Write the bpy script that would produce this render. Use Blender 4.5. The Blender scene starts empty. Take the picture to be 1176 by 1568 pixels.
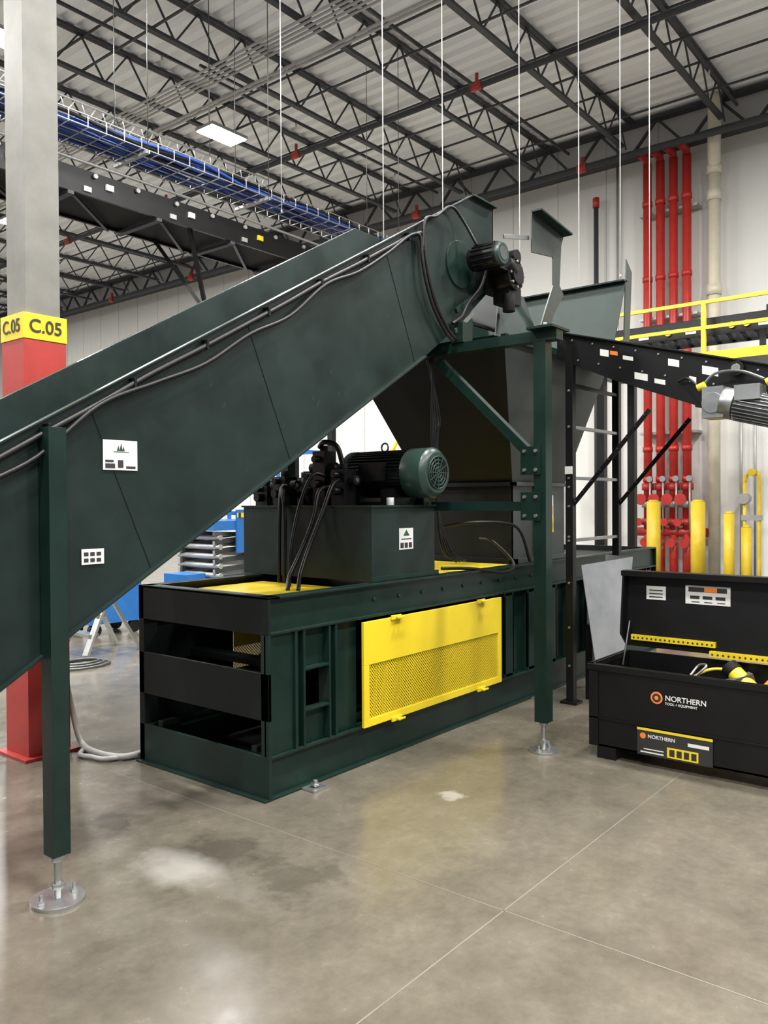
import bpy, bmesh, math, random
from mathutils import Vector, Matrix
random.seed(4)
scene = bpy.context.scene
# ------------------------------------------------------------------ materials
def _nt(name):
    m = bpy.data.materials.new(name); m.use_nodes = True
    nt = m.node_tree; b = nt.nodes['Principled BSDF']
    return m, nt, b
def mat(name, col, rough=0.5, metal=0.0, var=0.12, scale=6.0, bump=0.0, emit=0.0, spec=0.5, rvar=0.0):
    m, nt, b = _nt(name)
    b.inputs['Metallic'].default_value = metal
    b.inputs['Specular IOR Level'].default_value = spec
    tc = nt.nodes.new('ShaderNodeTexCoord')
    n = nt.nodes.new('ShaderNodeTexNoise'); n.inputs['Scale'].default_value = scale
    n.inputs['Detail'].default_value = 6; n.inputs['Roughness'].default_value = .65
    nt.links.new(tc.outputs['Object'], n.inputs['Vector'])
    r = nt.nodes.new('ShaderNodeValToRGB')
    r.color_ramp.elements[0].position = .3; r.color_ramp.elements[1].position = .7
    c = Vector(col)
    r.color_ramp.elements[0].color = (*(c*(1-var)), 1)
    r.color_ramp.elements[1].color = (*[min(1, x*(1+var)) for x in c], 1)
    nt.links.new(n.outputs['Fac'], r.inputs['Fac'])
    nt.links.new(r.outputs['Color'], b.inputs['Base Color'])
    b.inputs['Roughness'].default_value = rough
    if rvar:
        mr = nt.nodes.new('ShaderNodeMapRange')
        mr.inputs['To Min'].default_value = max(0, rough-rvar); mr.inputs['To Max'].default_value = rough+rvar
        nt.links.new(n.outputs['Fac'], mr.inputs['Value']); nt.links.new(mr.outputs['Result'], b.inputs['Roughness'])
    if bump:
        bp = nt.nodes.new('ShaderNodeBump'); bp.inputs['Strength'].default_value = bump; bp.inputs['Distance'].default_value = .01
        nt.links.new(n.outputs['Fac'], bp.inputs['Height']); nt.links.new(bp.outputs['Normal'], b.inputs['Normal'])
    if emit:
        b.inputs['Emission Color'].default_value = (1, .98, .95, 1); b.inputs['Emission Strength'].default_value = emit
    return m

GREEN = mat('green_paint', (.0085, .0175, .0155), .37, var=.3, scale=3, rvar=.12, spec=.34)
GREEN2 = mat('green_paint_frame', (.0055, .0180, .0140), .33, var=.2, scale=5, rvar=.08, spec=.36)
PANG = mat('green_paint_pan', (.007, .018, .014), .5, var=.25, scale=3, spec=.28)
DKGREEN = mat('green_paint_dark', (.004, .0065, .006), .5, var=.2, spec=.28)
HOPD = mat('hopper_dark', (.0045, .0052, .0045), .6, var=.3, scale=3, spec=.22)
BLACK = mat('black_paint', (.0045, .0045, .005), .38, var=.2, spec=.33)
BLACKM = mat('black_matte', (.004, .004, .004), .7, spec=.25)
RUBBER = mat('rubber', (.006, .006, .006), .42, spec=.35)
YELLOW = mat('yellow_paint', (.70, .525, .018), .38, var=.05)
YELB = mat('yellow_bollard', (.68, .48, .028), .45, var=.1)
RED = mat('red_paint', (.42, .026, .020), .38, var=.15)
REDCOL = mat('red_column_guard', (.35, .029, .023), .45, var=.12)
STEEL = mat('zinc_steel', (.5, .51, .51), .32, metal=.9, var=.15)
SHEET = mat('sheet_steel', (.34, .35, .35), .36, metal=.8, var=.2, scale=4, rvar=.12)
GALV = mat('galvanised_sheet', (.62, .63, .63), .30, metal=.85, var=.15, scale=4, rvar=.1)
DSHEET = mat('dark_sheet_steel', (.10, .105, .10), .4, metal=.6, var=.25, scale=4, rvar=.1)
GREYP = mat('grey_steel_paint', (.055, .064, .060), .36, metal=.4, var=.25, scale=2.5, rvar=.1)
COLGREY = mat('column_grey', (.165, .158, .14), .5, var=.18, scale=4)
JOIST = mat('joist_grey', (.036, .040, .044), .6)
ROD = mat('rod_galvanised', (.55, .55, .53), .6, metal=.0)
WHITE = mat('white_label', (.66, .66, .64), .5, var=.03)
INK = mat('label_ink', (.02, .02, .02), .6)
LEAF = mat('label_green', (.015, .08, .03), .6)
PVC = mat('pvc_cream', (.60, .55, .43), .4, var=.08)
BLUE = mat('blue_paint', (.02, .13, .38), .4, var=.1)
BLUEC = mat('blue_cable', (.015, .055, .28), .5, var=.4, scale=30)
ORANGE = mat('orange', (.75, .20, .03), .5)
CONDUIT = mat('conduit_grey', (.40, .40, .39), .4, metal=.5)
HOSEG = mat('hose_grey', (.42, .41, .39), .4)
MOTORG = mat('motor_green', (.016, .038, .031), .35, var=.15)
LAMPM = mat('lamp_lens', (1, 1, 1), .5, emit=40)

m, nt, b = _nt('wall_panel')
tc = nt.nodes.new('ShaderNodeTexCoord'); sp = nt.nodes.new('ShaderNodeSeparateXYZ')
nt.links.new(tc.outputs['Object'], sp.inputs[0])
n = nt.nodes.new('ShaderNodeTexNoise'); n.inputs['Scale'].default_value = .35; nt.links.new(tc.outputs['Object'], n.inputs['Vector'])
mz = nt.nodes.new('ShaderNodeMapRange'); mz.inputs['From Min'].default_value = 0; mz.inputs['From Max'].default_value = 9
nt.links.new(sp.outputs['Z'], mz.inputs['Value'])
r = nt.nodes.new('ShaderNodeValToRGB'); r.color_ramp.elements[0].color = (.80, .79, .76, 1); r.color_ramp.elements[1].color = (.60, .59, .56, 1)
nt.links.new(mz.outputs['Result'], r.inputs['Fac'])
mx = nt.nodes.new('ShaderNodeMixRGB'); mx.blend_type = 'MULTIPLY'; mx.inputs['Fac'].default_value = .12
nt.links.new(r.outputs['Color'], mx.inputs[1]); nt.links.new(n.outputs['Fac'], mx.inputs[2])
nt.links.new(mx.outputs[0], b.inputs['Base Color']); b.inputs['Roughness'].default_value = .55
ml = nt.nodes.new('ShaderNodeMath'); ml.operation = 'MULTIPLY'; ml.inputs[1].default_value = 20
nt.links.new(sp.outputs['Y'], ml.inputs[0])
sn = nt.nodes.new('ShaderNodeMath'); sn.operation = 'SINE'; nt.links.new(ml.outputs[0], sn.inputs[0])
bp = nt.nodes.new('ShaderNodeBump'); bp.inputs['Strength'].default_value = .15; bp.inputs['Distance'].default_value = .02
nt.links.new(sn.outputs[0], bp.inputs['Height']); nt.links.new(bp.outputs['Normal'], b.inputs['Normal'])
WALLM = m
SEAM = mat('wall_seam', (.42, .42, .40), .6)

m, nt, b = _nt('polished_concrete')
tc = nt.nodes.new('ShaderNodeTexCoord')
def noise(s, d=8, rg=.6):
    n = nt.nodes.new('ShaderNodeTexNoise'); n.inputs['Scale'].default_value = s; n.inputs['Detail'].default_value = d
    n.inputs['Roughness'].default_value = rg
    nt.links.new(tc.outputs['Object'], n.inputs['Vector']); return n
def mth(op, a, c=None):
    k = nt.nodes.new('ShaderNodeMath'); k.operation = op
    for i, v in enumerate((a, c)):
        if v is None: continue
        if isinstance(v, (int, float)): k.inputs[i].default_value = v
        else: nt.links.new(v, k.inputs[i])
    return k.outputs[0]
def ramp(v, p0, p1, c0=(0, 0, 0, 1), c1=(1, 1, 1, 1)):
    r = nt.nodes.new('ShaderNodeValToRGB'); r.color_ramp.elements[0].position = p0; r.color_ramp.elements[1].position = p1
    r.color_ramp.elements[0].color = c0; r.color_ramp.elements[1].color = c1; nt.links.new(v, r.inputs['Fac']); return r.outputs['Color']
def mix(f, a, c, mode='MIX'):
    k = nt.nodes.new('ShaderNodeMixRGB'); k.blend_type = mode
    for i, v in enumerate((f, a, c)):
        if isinstance(v, (int, float)): k.inputs[i].default_value = v
        elif isinstance(v, tuple): k.inputs[i].default_value = v
        else: nt.links.new(v, k.inputs[i])
    return k.outputs[0]
n1 = noise(.7); n2 = noise(4.5, 10, .7); n4 = noise(22, 6, .7)
base = ramp(n1.outputs['Fac'], .3, .72, (.104, .091, .069, 1), (.155, .138, .108, 1))
mott = ramp(n2.outputs['Fac'], .35, .7, (.80, .80, .80, 1), (1.13, 1.13, 1.13, 1))
fine = ramp(n4.outputs['Fac'], .35, .7, (.90, .90, .90, 1), (1.08, 1.08, 1.08, 1))
colr = mix(1, mix(1, base, mott, 'MULTIPLY'), fine, 'MULTIPLY')
nf = noise(9, 4, .5); fle = ramp(nf.outputs['Fac'], .75, .79)
colr = mix(mth('MULTIPLY', fle, .6), colr, (.27, .255, .22, 1))
nb = noise(6, 5, .6)
sp = nt.nodes.new('ShaderNodeSeparateXYZ'); nt.links.new(tc.outputs['Object'], sp.inputs[0])
def spot(cx, cy, rx, ry, soft=.25, amp=1.6):
    dx = mth('DIVIDE', mth('SUBTRACT', sp.outputs['X'], cx), rx); dy = mth('DIVIDE', mth('SUBTRACT', sp.outputs['Y'], cy), ry)
    d = mth('SQRT', mth('ADD', mth('MULTIPLY', dx, dx), mth('MULTIPLY', dy, dy)))
    d = mth('ADD', d, mth('MULTIPLY', mth('SUBTRACT', nb.outputs['Fac'], .5), amp*2))
    k = nt.nodes.new('ShaderNodeMapRange'); k.inputs['From Min'].default_value = 1-soft; k.inputs['From Max'].default_value = 1+soft
    k.inputs['To Min'].default_value = 1; k.inputs['To Max'].default_value = 0; nt.links.new(d, k.inputs['Value']); return k.outputs['Result']
wet = mth('MAXIMUM', mth('MAXIMUM', spot(2.42, 2.92, .15, .24, .3, 1.3), mth('MULTIPLY', spot(2.45, 2.52, .14, .22, .3, 2.2), .7)), mth('MULTIPLY', spot(2.31, 3.66, .09, .16, .3, 1.8), .9))
glint_spill = mth('MAXIMUM', spot(2.20, 2.93, .11, .17, .6, 1.0), spot(3.66, 2.49, .05, .07, .3, 2))  # reflection beside the stain painted as pale colour; second spot is spilt paint
colr = mix(mth('MULTIPLY', wet, .62), colr, (.040, .034, .026, 1))
colr = mix(mth('MULTIPLY', glint_spill, .55), colr, (.38, .37, .34, 1))
nt.links.new(colr, b.inputs['Base Color'])
mr = nt.nodes.new('ShaderNodeMapRange'); mr.inputs['From Min'].default_value = .3; mr.inputs['From Max'].default_value = .7
mr.inputs['To Min'].default_value = .15; mr.inputs['To Max'].default_value = .30
nt.links.new(n2.outputs['Fac'], mr.inputs['Value']); nt.links.new(mr.outputs['Result'], b.inputs['Roughness'])
b.inputs['Specular IOR Level'].default_value = .6
bp = nt.nodes.new('ShaderNodeBump'); bp.inputs['Strength'].default_value = .06; bp.inputs['Distance'].default_value = .01
nt.links.new(n2.outputs['Fac'], bp.inputs['Height']); nt.links.new(bp.outputs['Normal'], b.inputs['Normal'])
FLOOR = m
JOINT = mat('floor_joint_filler', (.155, .14, .115), .5)

m, nt, b = _nt('perforated_yellow')
b.inputs['Base Color'].default_value = (.70, .525, .018, 1); b.inputs['Roughness'].default_value = .4
tc = nt.nodes.new('ShaderNodeTexCoord'); sp = nt.nodes.new('ShaderNodeSeparateXYZ'); nt.links.new(tc.outputs['Object'], sp.inputs[0])
P = .022
sx = mth('SINE', mth('MULTIPLY', mth('ADD', sp.outputs['X'], sp.outputs['Z']), math.pi/P))
sz = mth('SINE', mth('MULTIPLY', mth('SUBTRACT', sp.outputs['X'], sp.outputs['Z']), math.pi/P))
hole = mth('GREATER_THAN', mth('ABSOLUTE', mth('MULTIPLY', sx, sz)), .36)
tr = nt.nodes.new('ShaderNodeBsdfTransparent'); ms = nt.nodes.new('ShaderNodeMixShader')
nt.links.new(hole, ms.inputs[0]); nt.links.new(b.outputs[0], ms.inputs[1]); nt.links.new(tr.outputs[0], ms.inputs[2])
nt.links.new(ms.outputs[0], nt.nodes['Material Output'].inputs['Surface'])
PERF = m
DECK = mat('roof_deck', (.95, .96, .97), .5, var=.02)

# ------------------------------------------------------------------ builder
class B:
    def __init__(s, name): s.name = name; s.bm = bmesh.new(); s.m = []
    def mi(s, m):
        if m not in s.m: s.m.append(m)
        return s.m.index(m)
    def _faces(s, vs, fs, m, smooth=False):
        i = s.mi(m); out = []
        for f in fs:
            try: fc = s.bm.faces.new([vs[k] for k in f])
            except ValueError: continue
            fc.material_index = i; fc.smooth = smooth; out.append(fc)
        return out
    def box(s, a, b, m):
        a, b = [min(x, y) for x, y in zip(a, b)], [max(x, y) for x, y in zip(a, b)]
        v = [s.bm.verts.new((x, y, z)) for x in (a[0], b[0]) for y in (a[1], b[1]) for z in (a[2], b[2])]
        s._faces(v, [(0,1,3,2),(4,6,7,5),(0,4,5,1),(2,3,7,6),(0,2,6,4),(1,5,7,3)], m); return s
    def beam(s, p, q, w, h, m, up=(0,0,1)):
        p, q = Vector(p), Vector(q); d = (q-p).normalized(); up = Vector(up)
        if abs(d.dot(up)) > .99: up = Vector((0, 1, 0))
        r = d.cross(up).normalized(); u = r.cross(d).normalized()
        v = [s.bm.verts.new(c + r*i*w/2 + u*j*h/2) for c in (p, q) for i, j in ((-1,-1),(1,-1),(1,1),(-1,1))]
        s._faces(v, [(0,3,2,1),(4,5,6,7),(0,1,5,4),(1,2,6,5),(2,3,7,6),(3,0,4,7)], m); return s
    def cyl(s, p, q, r, m, seg=16, r2=None):
        r2 = r if r2 is None else r2
        p, q = Vector(p), Vector(q); d = (q-p).normalized()
        a = Vector((0,0,1)) if abs(d.z) < .9 else Vector((1,0,0))
        x = d.cross(a).normalized(); y = d.cross(x).normalized()
        v = [s.bm.verts.new(c + (x*math.cos(t)+y*math.sin(t))*rr) for c, rr in ((p, r), (q, r2)) for t in [2*math.pi*k/seg for k in range(seg)]]
        s._faces(v, [(k, (k+1) % seg, seg+(k+1) % seg, seg+k) for k in range(seg)], m, True)
        s._faces(v, [tuple(range(seg-1, -1, -1)), tuple(range(seg, 2*seg))], m); return s
    def prism(s, pts, vec, m):
        n = len(pts); vec = Vector(vec)
        v = [s.bm.verts.new(Vector(p)) for p in pts] + [s.bm.verts.new(Vector(p)+vec) for p in pts]
        s._faces(v, [tuple(range(n-1, -1, -1)), tuple(range(n, 2*n))] + [(k, (k+1) % n, n+(k+1) % n, n+k) for k in range(n)], m); return s
    def xz(s, pts, y, t, m): return s.prism([(p[0], y, p[1]) for p in pts], (0, t, 0), m)
    def plate(s, pts, t, m):
        p = [Vector(k) for k in pts]; nrm = (p[1]-p[0]).cross(p[2]-p[0]).normalized(); return s.prism(p, nrm*t, m)
    def tube(s, path, r, m, seg=8, sub=6):
        P = [Vector(p) for p in path]; pts = []
        if len(P) > 2 and sub > 1:
            Q = [P[0]*2-P[1]] + P + [P[-1]*2-P[-2]]
            for i in range(1, len(Q)-2):
                for k in range(sub):
                    t = k/sub; a, b, c, d = Q[i-1], Q[i], Q[i+1], Q[i+2]
                    pts.append(.5*((2*b)+(c-a)*t+(2*a-5*b+4*c-d)*t*t+(3*b-a-3*c+d)*t**3))
            pts.append(P[-1])
        else: pts = P
        rings = []; x = None
        for i, p in enumerate(pts):
            d = (pts[min(i+1, len(pts)-1)]-pts[max(i-1, 0)]).normalized()
            if x is None:
                a = Vector((0,0,1)) if abs(d.z) < .9 else Vector((1,0,0)); x = d.cross(a).normalized()
            else: x = (x-d*x.dot(d)).normalized()
            y = d.cross(x)
            rings.append([s.bm.verts.new(p+(x*math.cos(2*math.pi*k/seg)+y*math.sin(2*math.pi*k/seg))*r) for k in range(seg)])
        i0 = s.mi(m)
        for a, b in zip(rings, rings[1:]):
            for k in range(seg):
                f = s.bm.faces.new([a[k], a[(k+1) % seg], b[(k+1) % seg], b[k]]); f.smooth = True; f.material_index = i0
        for rr in (rings[0], rings[-1]):
            f = s.bm.faces.new(rr); f.material_index = i0
        return s
    def done(s, bevel=0, parent=None):
        bmesh.ops.recalc_face_normals(s.bm, faces=s.bm.faces)
        me = bpy.data.meshes.new(s.name); s.bm.to_mesh(me); s.bm.free()
        for m in s.m: me.materials.append(m)
        o = bpy.data.objects.new(s.name, me); scene.collection.objects.link(o)
        if bevel:
            md = o.modifiers.new('bevel', 'BEVEL'); md.width = bevel; md.segments = 2; md.limit_method = 'ANGLE'; md.angle_limit = math.radians(50)
        if parent: o.parent = parent
        return o
def text(name, body, loc, size, face, m, parent, align='CENTER'):
    cu = bpy.data.curves.new(name, 'FONT'); cu.body = body; cu.size = size; cu.extrude = .0008; cu.align_x = align; cu.align_y = 'CENTER'
    cu.materials.append(m); cu.offset = size*.012
    o = bpy.data.objects.new(name, cu); scene.collection.objects.link(o)
    if face == '-Y': M = Matrix(((1,0,0),(0,0,-1),(0,1,0)))
    else: M = Matrix(((0,0,-1),(-1,0,0),(0,1,0)))
    o.matrix_world = Matrix.Translation(loc) @ M.to_4x4(); o.parent = parent
    return o

# ------------------------------------------------------------------ room
XW, ZC = 16.5, 9.3
f = B('floor'); f.box((-7, -9, -.2), (XW+.2, 46, 0), FLOOR); floor = f.done()
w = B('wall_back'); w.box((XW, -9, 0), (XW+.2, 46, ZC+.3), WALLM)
y = -8.5
while y < 45: w.box((XW-.006, y-.008, .1), (XW, y+.008, ZC), SEAM); y += 1.12
w.done()
bb = B('baseboard_back'); bb.box((XW-.03, -9, 0), (XW-.007, 46, .12), SEAM); bb.done()
c = B('ceiling'); prof = []; x = -7.0
while x < XW+.2:
    prof += [(x, ZC), (x+.14, ZC), (x+.18, ZC+.07), (x+.26, ZC+.07)]; x += .30
v0 = [c.bm.verts.new((p[0], -9, p[1])) for p in prof]; v1 = [c.bm.verts.new((p[0], 46, p[1])) for p in prof]
i0 = c.mi(DECK)
for k in range(len(prof)-1):
    ff = c.bm.faces.new([v0[k], v0[k+1], v1[k+1], v1[k]]); ff.material_index = i0
c.box((-7, -9, ZC+.09), (XW+.2, 46, ZC+.2), DECK)
c.done()
j = B('ceiling_joist'); zt, zb = ZC-.03, ZC-.72
for yy in (-.035, .035):
    j.box((-7, yy-.03, zt-.05), (XW-.3, yy+.03, zt), JOIST)
j.box((-6.5, -.05, zb), (XW-.8, .05, zb+.05), JOIST)
x = -6.6; k = 0
while x < XW-1.2:
    j.beam((x, 0, zb+.03), (x+.45, 0, zt-.03), .025, .025, JOIST); j.beam((x+.45, 0, zt-.03), (x+.9, 0, zb+.03), .025, .025, JOIST); x += .9
j0 = j.done(); ys = [-4.9+1.9*k for k in range(27)]
j0.location.y = ys[0]
for yy in ys[1:]:
    o = bpy.data.objects.new('ceiling_joist', j0.data); scene.collection.objects.link(o); o.location.y = yy
for gx in (2.6, XW-.25):
    g = B('ceiling_girder'); 
    g.box((gx-.1, -9, ZC-.12), (gx+.1, 46, ZC-.05), JOIST); g.box((gx-.1, -9, ZC-.8), (gx+.1, 46, ZC-.74), JOIST)
    yy = -9
    while yy < 45:
        g.beam((gx, yy, ZC-.78), (gx, yy+.6, ZC-.1), .05, .05, JOIST); g.beam((gx, yy+.6, ZC-.1), (gx, yy+1.2, ZC-.78), .05, .05, JOIST); yy += 1.2
    g.done()
br = B('ceiling_joist_bridging')
for gx in (0.5, 5.0, 7.4, 10.4, 12.7, 14.6):
    br.beam((gx, -9, zb+.07), (gx, 46, zb+.07), .03, .03, JOIST); br.beam((gx, -9, zt-.08), (gx, 46, zt-.08), .03, .03, JOIST)
br.done()
cd = B('ceiling_conduit_bundle')
for k in range(5): cd.cyl((8.45+k*.09, -9, ZC-.82), (8.45+k*.09, 40, ZC-.82), .019, HOSEG, 8)
for k in range(2): cd.cyl((9.25+k*.09, -9, ZC-.80), (9.25+k*.09, 40, ZC-.80), .024, HOSEG, 8)
for yy in range(-8, 40, 3): cd.beam((8.35, yy+.4, ZC-.78), (9.45, yy+.4, ZC-.78), .04, .03, JOIST)
cd.done()
spk = B('ceiling_sprinkler_piping')
for gx, zz, r in ((15.6, 8.35, .07), (11.6, 8.45, .05)):
    spk.cyl((gx, -9, zz), (gx, 40, zz), r, JOIST, 12)
    for yy in [3.1+4.2*k for k in range(-2, 8)]:
        spk.cyl((gx, yy-.1, zz), (gx, yy+.1, zz), r*1.3, RED, 12)
        spk.cyl((gx, yy, zz), (gx, yy, zz+.22), r*.6, RED, 10)
for yy in (1.2, 4.3, 7.6, 10.9, 15, 20):
    spk.cyl((-6, yy, 8.72), (15.6, yy, 8.72), .03, JOIST, 8)
    for gx in range(-4, 15, 3): spk.cyl((gx, yy, 8.72), (gx, yy, 8.62), .018, CONDUIT, 6)
spk.done()

def area(loc, sx, sy, p, name='high_bay_light_source'):
    l = bpy.data.lights.new(name, 'AREA'); l.shape = 'RECTANGLE'; l.size = sx; l.size_y = sy; l.energy = p; l.color = (1, .985, .95)
    o = bpy.data.objects.new(name, l); o.location = loc; scene.collection.objects.link(o); return o
for lx in (-3.5, 1.5, 5.8, 10.05):
    for ly in (-4.3, 1.1, 6.5, 11.9, 19.5, 28):
        if (lx, ly) == (10.05, 6.5): continue
        h = B('ceiling_high_bay_lamp')
        h.box((lx-.42, ly-.24, 8.42), (lx+.42, ly+.24, 8.48), CONDUIT)
        h.box((lx-.40, ly-.22, 8.405), (lx+.40, ly+.22, 8.42), LAMPM)
        for sx in (-.3, .3): h.cyl((lx+sx, ly, 8.48), (lx+sx, ly, ZC-.05), .006, CONDUIT, 6)
        ho = h.done()
        a = area((lx, ly, 8.39), .8, .44, 440); a.parent = ho

col = B('building_column'); cx, cy, cs = 2.56, 4.9, .25
col.box((cx+.01, cy+.01, 0), (cx+cs-.01, cy+cs-.01, ZC-.1), COLGREY)
col.box((cx-.015, cy-.015, .02), (cx+cs+.015, cy+cs+.015, 2.62), REDCOL)
col.box((cx-.02, cy-.02, 2.62), (cx+cs+.02, cy+cs+.02, 2.78), YELLOW)
col.box((cx-.06, cy-.06, 0), (cx+cs+.06, cy+cs+.06, .02), REDCOL)
col.tube([(cx+cs+.03, cy+.03, 9.0), (cx+cs+.02, cy, 7), (cx+cs+.05, cy, 5.9), (cx+cs+.02, cy, 4.9)], .006, WHITE)
for k in range(3): col.beam((cx+.12+.02*k, cy+.008, 5.2), (cx+.14+.02*k, cy+.008, 5.3), .004, .006, WHITE)
colo = col.done(.004)
text('sign_text_1', 'C.05', (cx+cs/2, cy-.024, 2.70), .115, '-Y', INK, colo)
text('sign_text_2', 'C.05', (cx-.024, cy+cs/2, 2.70), .115, '-X', INK, colo)

fj = B('floor_joint')
for xx in (2.75, 7.3, -1.8):
    fj.box((xx-.0025, -9, 0), (xx+.0025, 46, .0008), JOINT)
fj.box((-7, 1.62, 0), (XW, 1.627, .0008), JOINT)
fj.box((-7, 6.9, 0), (XW, 6.906, .0008), JOINT)
fj.done()

# ------------------------------------------------------------------ baler
X0, Y0, Y1, XE = 2.98, 3.19, 4.35, 8.6
b = B('horizontal_baler')
for (ya, sgn) in ((Y0, 1), (Y1, -1)):
    for z0, z1 in ((0, .235), (.885, 1.09)):
        b.box((X0+.02, ya+sgn*.03, z0), (XE, ya+sgn*.045, z1), GREEN2)
        b.box((X0+.02, ya, z1-.014), (XE, ya+sgn*.09, z1), GREEN2)
        b.box((X0+.02, ya, z0), (XE, ya+sgn*.09, z0+.014), GREEN2)
for z0, z1 in ((0, .235), (.425, .68), (.885, 1.09)):
    b.box((X0, Y0, z0), (X0+.02, Y1, z1), DKGREEN if z0 > .3 else GREEN2)
b.box((X0, Y0, 1.076), (X0+.09, Y1, 1.09), GREEN2)
b.box((X0-.03, Y0, 0), (X0, Y1, .012), GREEN2)
b.box((X0, Y1-.05, 0), (X0+.1, Y1, 1.09), DKGREEN)
b.box((X0, Y0+.02, .235), (3.185, Y0+.035, .885), GREEN2)
b.box((X0, Y0, .235), (X0+.02, Y0+.06, .885), GREEN2)
def rib(xa, xb): b.box((xa, Y0+.003, .235), (xb, Y0+.09, .885), GREEN2)
rib(3.185, 3.205); rib(3.25, 3.265); rib(3.46, 3.475); rib(3.515, 3.53)
b.box((3.205, Y0+.04, .235), (3.25, Y0+.055, .885), GREEN2)
b.box((3.265, Y0+.05, .67), (3.46, Y0+.06, .885), GREEN2)
b.box((3.265, Y0+.05, .235), (3.46, Y0+.06, .44), GREEN2)
b.box((3.265, Y0+.005, .655), (3.46, Y0+.06, .67), GREEN2); b.box((3.265, Y0+.005, .425), (3.46, Y0+.06, .44), GREEN2)
b.box((3.475, Y0+.04, .235), (3.515, Y0+.055, .885), GREEN2)
b.box((3.53, Y0+.05, .235), (3.75, Y0+.065, .885), GREEN2)
b.box((5.34, Y0+.06, .235), (XE, Y0+.075, .885), GREEN2)
x = 5.44
while x < 8.5:
    rib(x, x+.016); rib(x+.12, x+.136); b.box((x, Y0+.003, .26), (x+.136, Y0+.02, .86), GREEN2); x += .36
b.box((X0+.1, Y1-.02, .235), (3.72, Y1-.01, .885), DKGREEN); b.box((4.6, Y1-.02, .235), (XE, Y1-.01, .885), DKGREEN)
b.box((3.72, Y1-.02, .235), (4.6, Y1-.01, .45), DKGREEN)
b.box((3.72, Y1-.03, .60), (4.6, Y1-.02, .885), YELLOW); b.box((3.72, Y1-.03, .45), (4.6, Y1-.02, .60), PERF)
b.box((X0+.1, Y0+.1, .03), (XE, Y1-.1, .05), BLACKM)
b.box((X0+.02, Y0+.12, .235), (XE, Y0+.16, .27), DKGREEN); b.box((X0+.02, Y1-.2, .235), (XE, Y1-.16, .27), DKGREEN)
b.box((3.3, Y0+.09, .62), (3.4, Y1-.09, .66), DKGREEN)
b.cyl((3.5, 3.77, .55), (5.3, 3.77, .55), .11, DKGREEN, 20); b.cyl((3.1, 3.77, .55), (3.5, 3.77, .55), .05, DSHEET, 16)
b.box((5.3, Y0+.1, .2), (5.6, Y1-.1, .95), DKGREEN)
b.box((3.3, Y0+.09, 1.02), (XE, Y1-.09, 1.035), DKGREEN)
b.box((XE-.02, Y0, 0), (XE, Y1, 1.09), DKGREEN)
b.box((3.34, Y0+.12, 1.036), (3.9, Y1-.12, 1.046), YELLOW)
b.box((4.72, Y0+.1, 1.036), (5.66, Y1-.12, 1.090), YELLOW)
for k in range(9): b.cyl((3.9+.25*k, Y0+.03, .99), (3.9+.25*k, Y0+.02, .99), .012, GREEN2, 8)
gz0, gz1 = .228, .868; ga, gb = 3.74, 5.35; gy = Y0-.022
b.box((ga, gy, .605), (gb, gy+.02, gz1), YELLOW)
b.box((ga, gy, gz0), (gb, gy+.02, .275), YELLOW)
b.box((ga, gy, .275), (ga+.05, gy+.02, .605), YELLOW); b.box((gb-.05, gy, .275), (gb, gy+.02, .605), YELLOW)
b.box((ga+.05, gy+.006, .275), (gb-.05, gy+.010, .605), PERF)
for lx, lz in ((4.05, gz1), (5.05, gz1), (4.05, gz0), (5.05, gz0)):
    b.box((lx-.05, gy-.012, lz-.014), (lx+.05, gy, lz+.014), YELLOW); b.cyl((lx, gy-.012, lz), (lx, gy-.035, lz), .012, YELLOW, 10)
    b.box((lx-.02, gy-.04, lz-.006), (lx+.05, gy-.028, lz+.006), YELLOW)
for ax in (3.28, 5.9):
    b.box((ax-.06, Y0-.1, 0), (ax+.06, Y0, .012), STEEL); b.cyl((ax, Y0-.05, .012), (ax, Y0-.05, .05), .014, STEEL, 8); b.cyl((ax, Y0-.05, .02), (ax, Y0-.05, .032), .028, STEEL, 6)
baler = b.done(.003)

# ------------------------------------------------------------------ hydraulic power unit
h = B('hydraulic_power_unit')
TX0, TX1, TY0, TY1, TZ0, TZ1 = 3.93, 4.61, 3.26, 4.45, 1.092, 1.56
h.box((TX0, TY0, TZ0), (TX1, TY1, TZ1), GREEN)
h.box((TX0-.012, TY0-.012, TZ1), (TX1+.012, TY1+.012, TZ1+.012), GREEN2)
h.box((TX0-.02, TY0-.02, TZ0), (TX1+.02, TY0, TZ0+.03), GREEN2)
zt = TZ1+.012
mx_, mz_, o_ = 4.43, 1.785, -.13
h.cyl((mx_, 3.42+o_, mz_), (mx_, 3.92+o_, mz_), .14, MOTORG, 28)
for k in range(40):
    t = 2*math.pi*k/40; ct_, st_ = math.cos(t), math.sin(t)
    h.beam((mx_+.148*ct_, 3.45+o_, mz_+.148*st_), (mx_+.148*ct_, 3.90+o_, mz_+.148*st_), .006, .03, BLACK, (ct_, 0, st_))
h.cyl((mx_, 3.27+o_, mz_), (mx_, 3.43+o_, mz_), .168, MOTORG, 32); h.cyl((mx_, 3.235+o_, mz_), (mx_, 3.27+o_, mz_), .135, MOTORG, 32, .168)
h.cyl((mx_, 3.232+o_, mz_), (mx_, 3.236+o_, mz_), .11, BLACKM, 28)
for rr in (.035, .06, .085, .108):
    h.tube([(mx_+rr*math.cos(2*math.pi*k/20), 3.230+o_, mz_+rr*math.sin(2*math.pi*k/20)) for k in range(21)], .004, MOTORG, 6, 1)
for k in range(6):
    t = math.pi*k/6; h.beam((mx_-.11*math.cos(t), 3.229+o_, mz_-.11*math.sin(t)), (mx_+.11*math.cos(t), 3.229+o_, mz_+.11*math.sin(t)), .005, .005, MOTORG, (0, 1, 0))
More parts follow.
